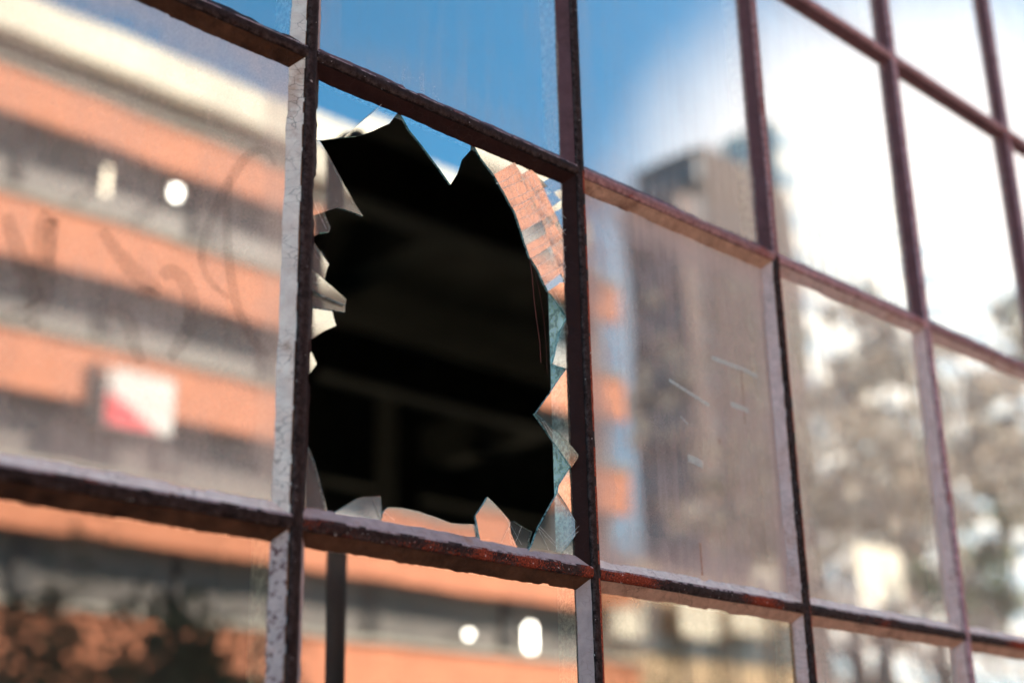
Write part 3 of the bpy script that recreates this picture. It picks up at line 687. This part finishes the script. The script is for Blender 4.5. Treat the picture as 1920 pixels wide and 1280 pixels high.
# signpost on the near pavement, mirrored at the left edge of the hole
py_ = .66; M['polepaint'] = simple('black pole paint', (.006, .006, .007), .8, .2, 20, spec=.05)
p = refl(634, 1100, py_); ptop = refl(647, 262, py_)
sp = empty('signpost', 'dark steel signpost standing on the pavement close to the window', 'post', (p.x, p.y, GZ))
bm = bmesh.new(); tube(bm, [(p.x, p.y, GZ+.02), (p.x, p.y, ptop.z)], [.0165, .0165], 16); obj('pole', bm, M['polepaint'], sp, True)
bm = bmesh.new(); tube(bm, [(p.x, p.y, ptop.z), (p.x, p.y, ptop.z+.012)], [.020, .012], 16); obj('cap', bm, M['bar_dark'], sp)
bm = bmesh.new(); tube(bm, [(p.x, p.y, GZ-.005), (p.x, p.y, GZ+.02)], [.07, .06], 16); obj('base_plate', bm, M['bar_dark'], sp)

# trees
def leafmat(name, cols):
    m, Nn, Ll = mat(name); co = coord(Nn, Ll)
    c = ramp(Nn, Ll, noise_n(Nn, Ll, co, 4.5, 3, .7), [(.36, cols[0]), (.5, cols[1]), (.62, cols[2])])
    b = nd(Nn, 'ShaderNodeBsdfDiffuse'); t = Nn.new('ShaderNodeBsdfTranslucent'); Ll.new(c, b.inputs[0]); Ll.new(c, t.inputs[0])
    ms = Nn.new('ShaderNodeMixShader'); ms.inputs[0].default_value = .35; Ll.new(b.outputs[0], ms.inputs[1]); Ll.new(t.outputs[0], ms.inputs[2])
    o = Nn.new('ShaderNodeOutputMaterial'); Ll.new(ms.outputs[0], o.inputs[0]); return m
M['bark'] = simple('bark', (.07, .05, .04), .95, .3, 6)
M['leaf_shaded'] = leafmat('dark leaves with painted shade', ((.008, .012, .008), (.016, .022, .014), (.03, .034, .02)))  # near-black tone paints the factory's shade into the leaves
M['leaf_tan'] = leafmat('pale dry leaves with painted sun flecks', ((.10, .075, .055), (.42, .35, .28), (.80, .76, .68)))  # lightest tone paints sunlit glints into the dry leaves
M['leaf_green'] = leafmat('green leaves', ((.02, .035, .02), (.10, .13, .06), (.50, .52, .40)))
def tree(name, label, x, y, h, rad, lm, nleaf, lsize, seed, group, low=.3, clump=40, spread=.13):
    rr = random.Random(seed); t = empty(name, label, 'tree', (x, y, GZ-.02), group)
    tb = bmesh.new(); tips = []
    def branch(p, d, ln, r, dep):
        pts = [p.copy()]; rd = [r]; q = p.copy(); dd = d.copy()
        for k in range(4):
            dd = (dd+Vector((rr.uniform(-.18, .18), rr.uniform(-.18, .18), rr.uniform(-.05, .15)))).normalized()
            q = q+dd*ln/4; pts.append(q.copy()); rd.append(r*(1-.16*(k+1)))
            if dep <= 2: tips.append(q.copy())
        tube(tb, pts, rd, 6 if dep > 1 else 4, cap=False)
        if dep == 0: return
        for k in range(3 if dep > 1 else 4):
            a = rr.uniform(0, 6.28); s = rr.uniform(.5, 1.0)
            nd_ = (dd*.55+Vector((math.cos(a)*s, math.sin(a)*s, rr.uniform(.0, .55)))).normalized()
            branch(pts[rr.choice([2, 3, 4])] if k else q, nd_, ln*rr.uniform(.58, .78), rd[-1]*.72, dep-1)
    base = Vector((x, y, GZ-.05))
    branch(base, Vector((0, 0, 1)), h*low, h*.022, 4)
    zm = max(v.z for v in tips); kf = h/(zm-base.z)
    for v in tb.verts: v.co = base+(v.co-base)*kf
    tips = [base+(v-base)*kf for v in tips]
    obj('trunk', tb, M['bark'], t)
    # crown: leaf clusters scattered round the twig ends, uneven and full of gaps
    top = max(v.z for v in tips); sc_ = 1
    lb = bmesh.new(); ks = [rr.choice(tips) for _ in range(max(40, nleaf//clump))]
    for k in range(nleaf):
        c = rr.choice(ks); q = c+Vector((rr.gauss(0, 1), rr.gauss(0, 1), rr.gauss(0, .8)))*rad*spread
        e = Vector((rr.gauss(0, 1), rr.gauss(0, 1), rr.gauss(0, 1))).normalized(); g = e.orthogonal().normalized(); l_ = lsize*rr.uniform(.6, 1.4)
        vs = [lb.verts.new(q+e*l_), lb.verts.new(q+g*l_*.5), lb.verts.new(q-e*l_), lb.verts.new(q-g*l_*.5)]; lb.faces.new(vs)
    obj('crown', lb, lm, t)
    return t
# dark street trees low in the left panes (factory shade painted into the leaves)
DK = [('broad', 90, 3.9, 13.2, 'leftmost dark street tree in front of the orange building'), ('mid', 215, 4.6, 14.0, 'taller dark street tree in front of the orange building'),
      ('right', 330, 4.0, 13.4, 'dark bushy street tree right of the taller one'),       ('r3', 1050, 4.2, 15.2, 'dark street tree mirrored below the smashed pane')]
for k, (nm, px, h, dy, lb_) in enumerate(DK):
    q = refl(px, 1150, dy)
    tree('street_tree', lb_, q.x, -dy, rz(px, 1000 if k == 1 else 1090, dy)-GZ if px < 1000 else 4.0, 1.7, M['leaf_shaded'], 1100, .085, 20+k, 'dark street trees along the far kerb', .32, 40, .14)
PT = [(1560, 15, 9.2, 'leaf_tan', 'tall pale dry-leaved tree nearest the brown tower'), (1640, 18, 9.6, 'leaf_tan', 'broad pale dry-leaved tree before the pale tower'),
      (1710, 15, 8.0, 'leaf_tan', 'shorter pale dry-leaved tree'), (1790, 19, 9.6, 'leaf_tan', 'pale dry-leaved tree at the far right beside a green one'),
      (1880, 16, 7.6, 'leaf_green', 'green leafy tree at the far right'), (1950, 20, 9.0, 'leaf_green', 'second green leafy tree at the far right edge'),
      (1600, 27, 11.0, 'leaf_tan', 'pale tree standing behind the broad one')]
for k, (px, dy, h, lm, lb_) in enumerate(PT):
    q = refl(px, 800, dy)
    tree('park_tree', lb_, q.x, -dy, rz(px, [640, 580, 700, 640, 760, 800, 560][k], dy)-GZ, 3.4, M[lm], 1500, .20, 60+k, 'sunlit trees along the street to the right', .30, 22, .06)
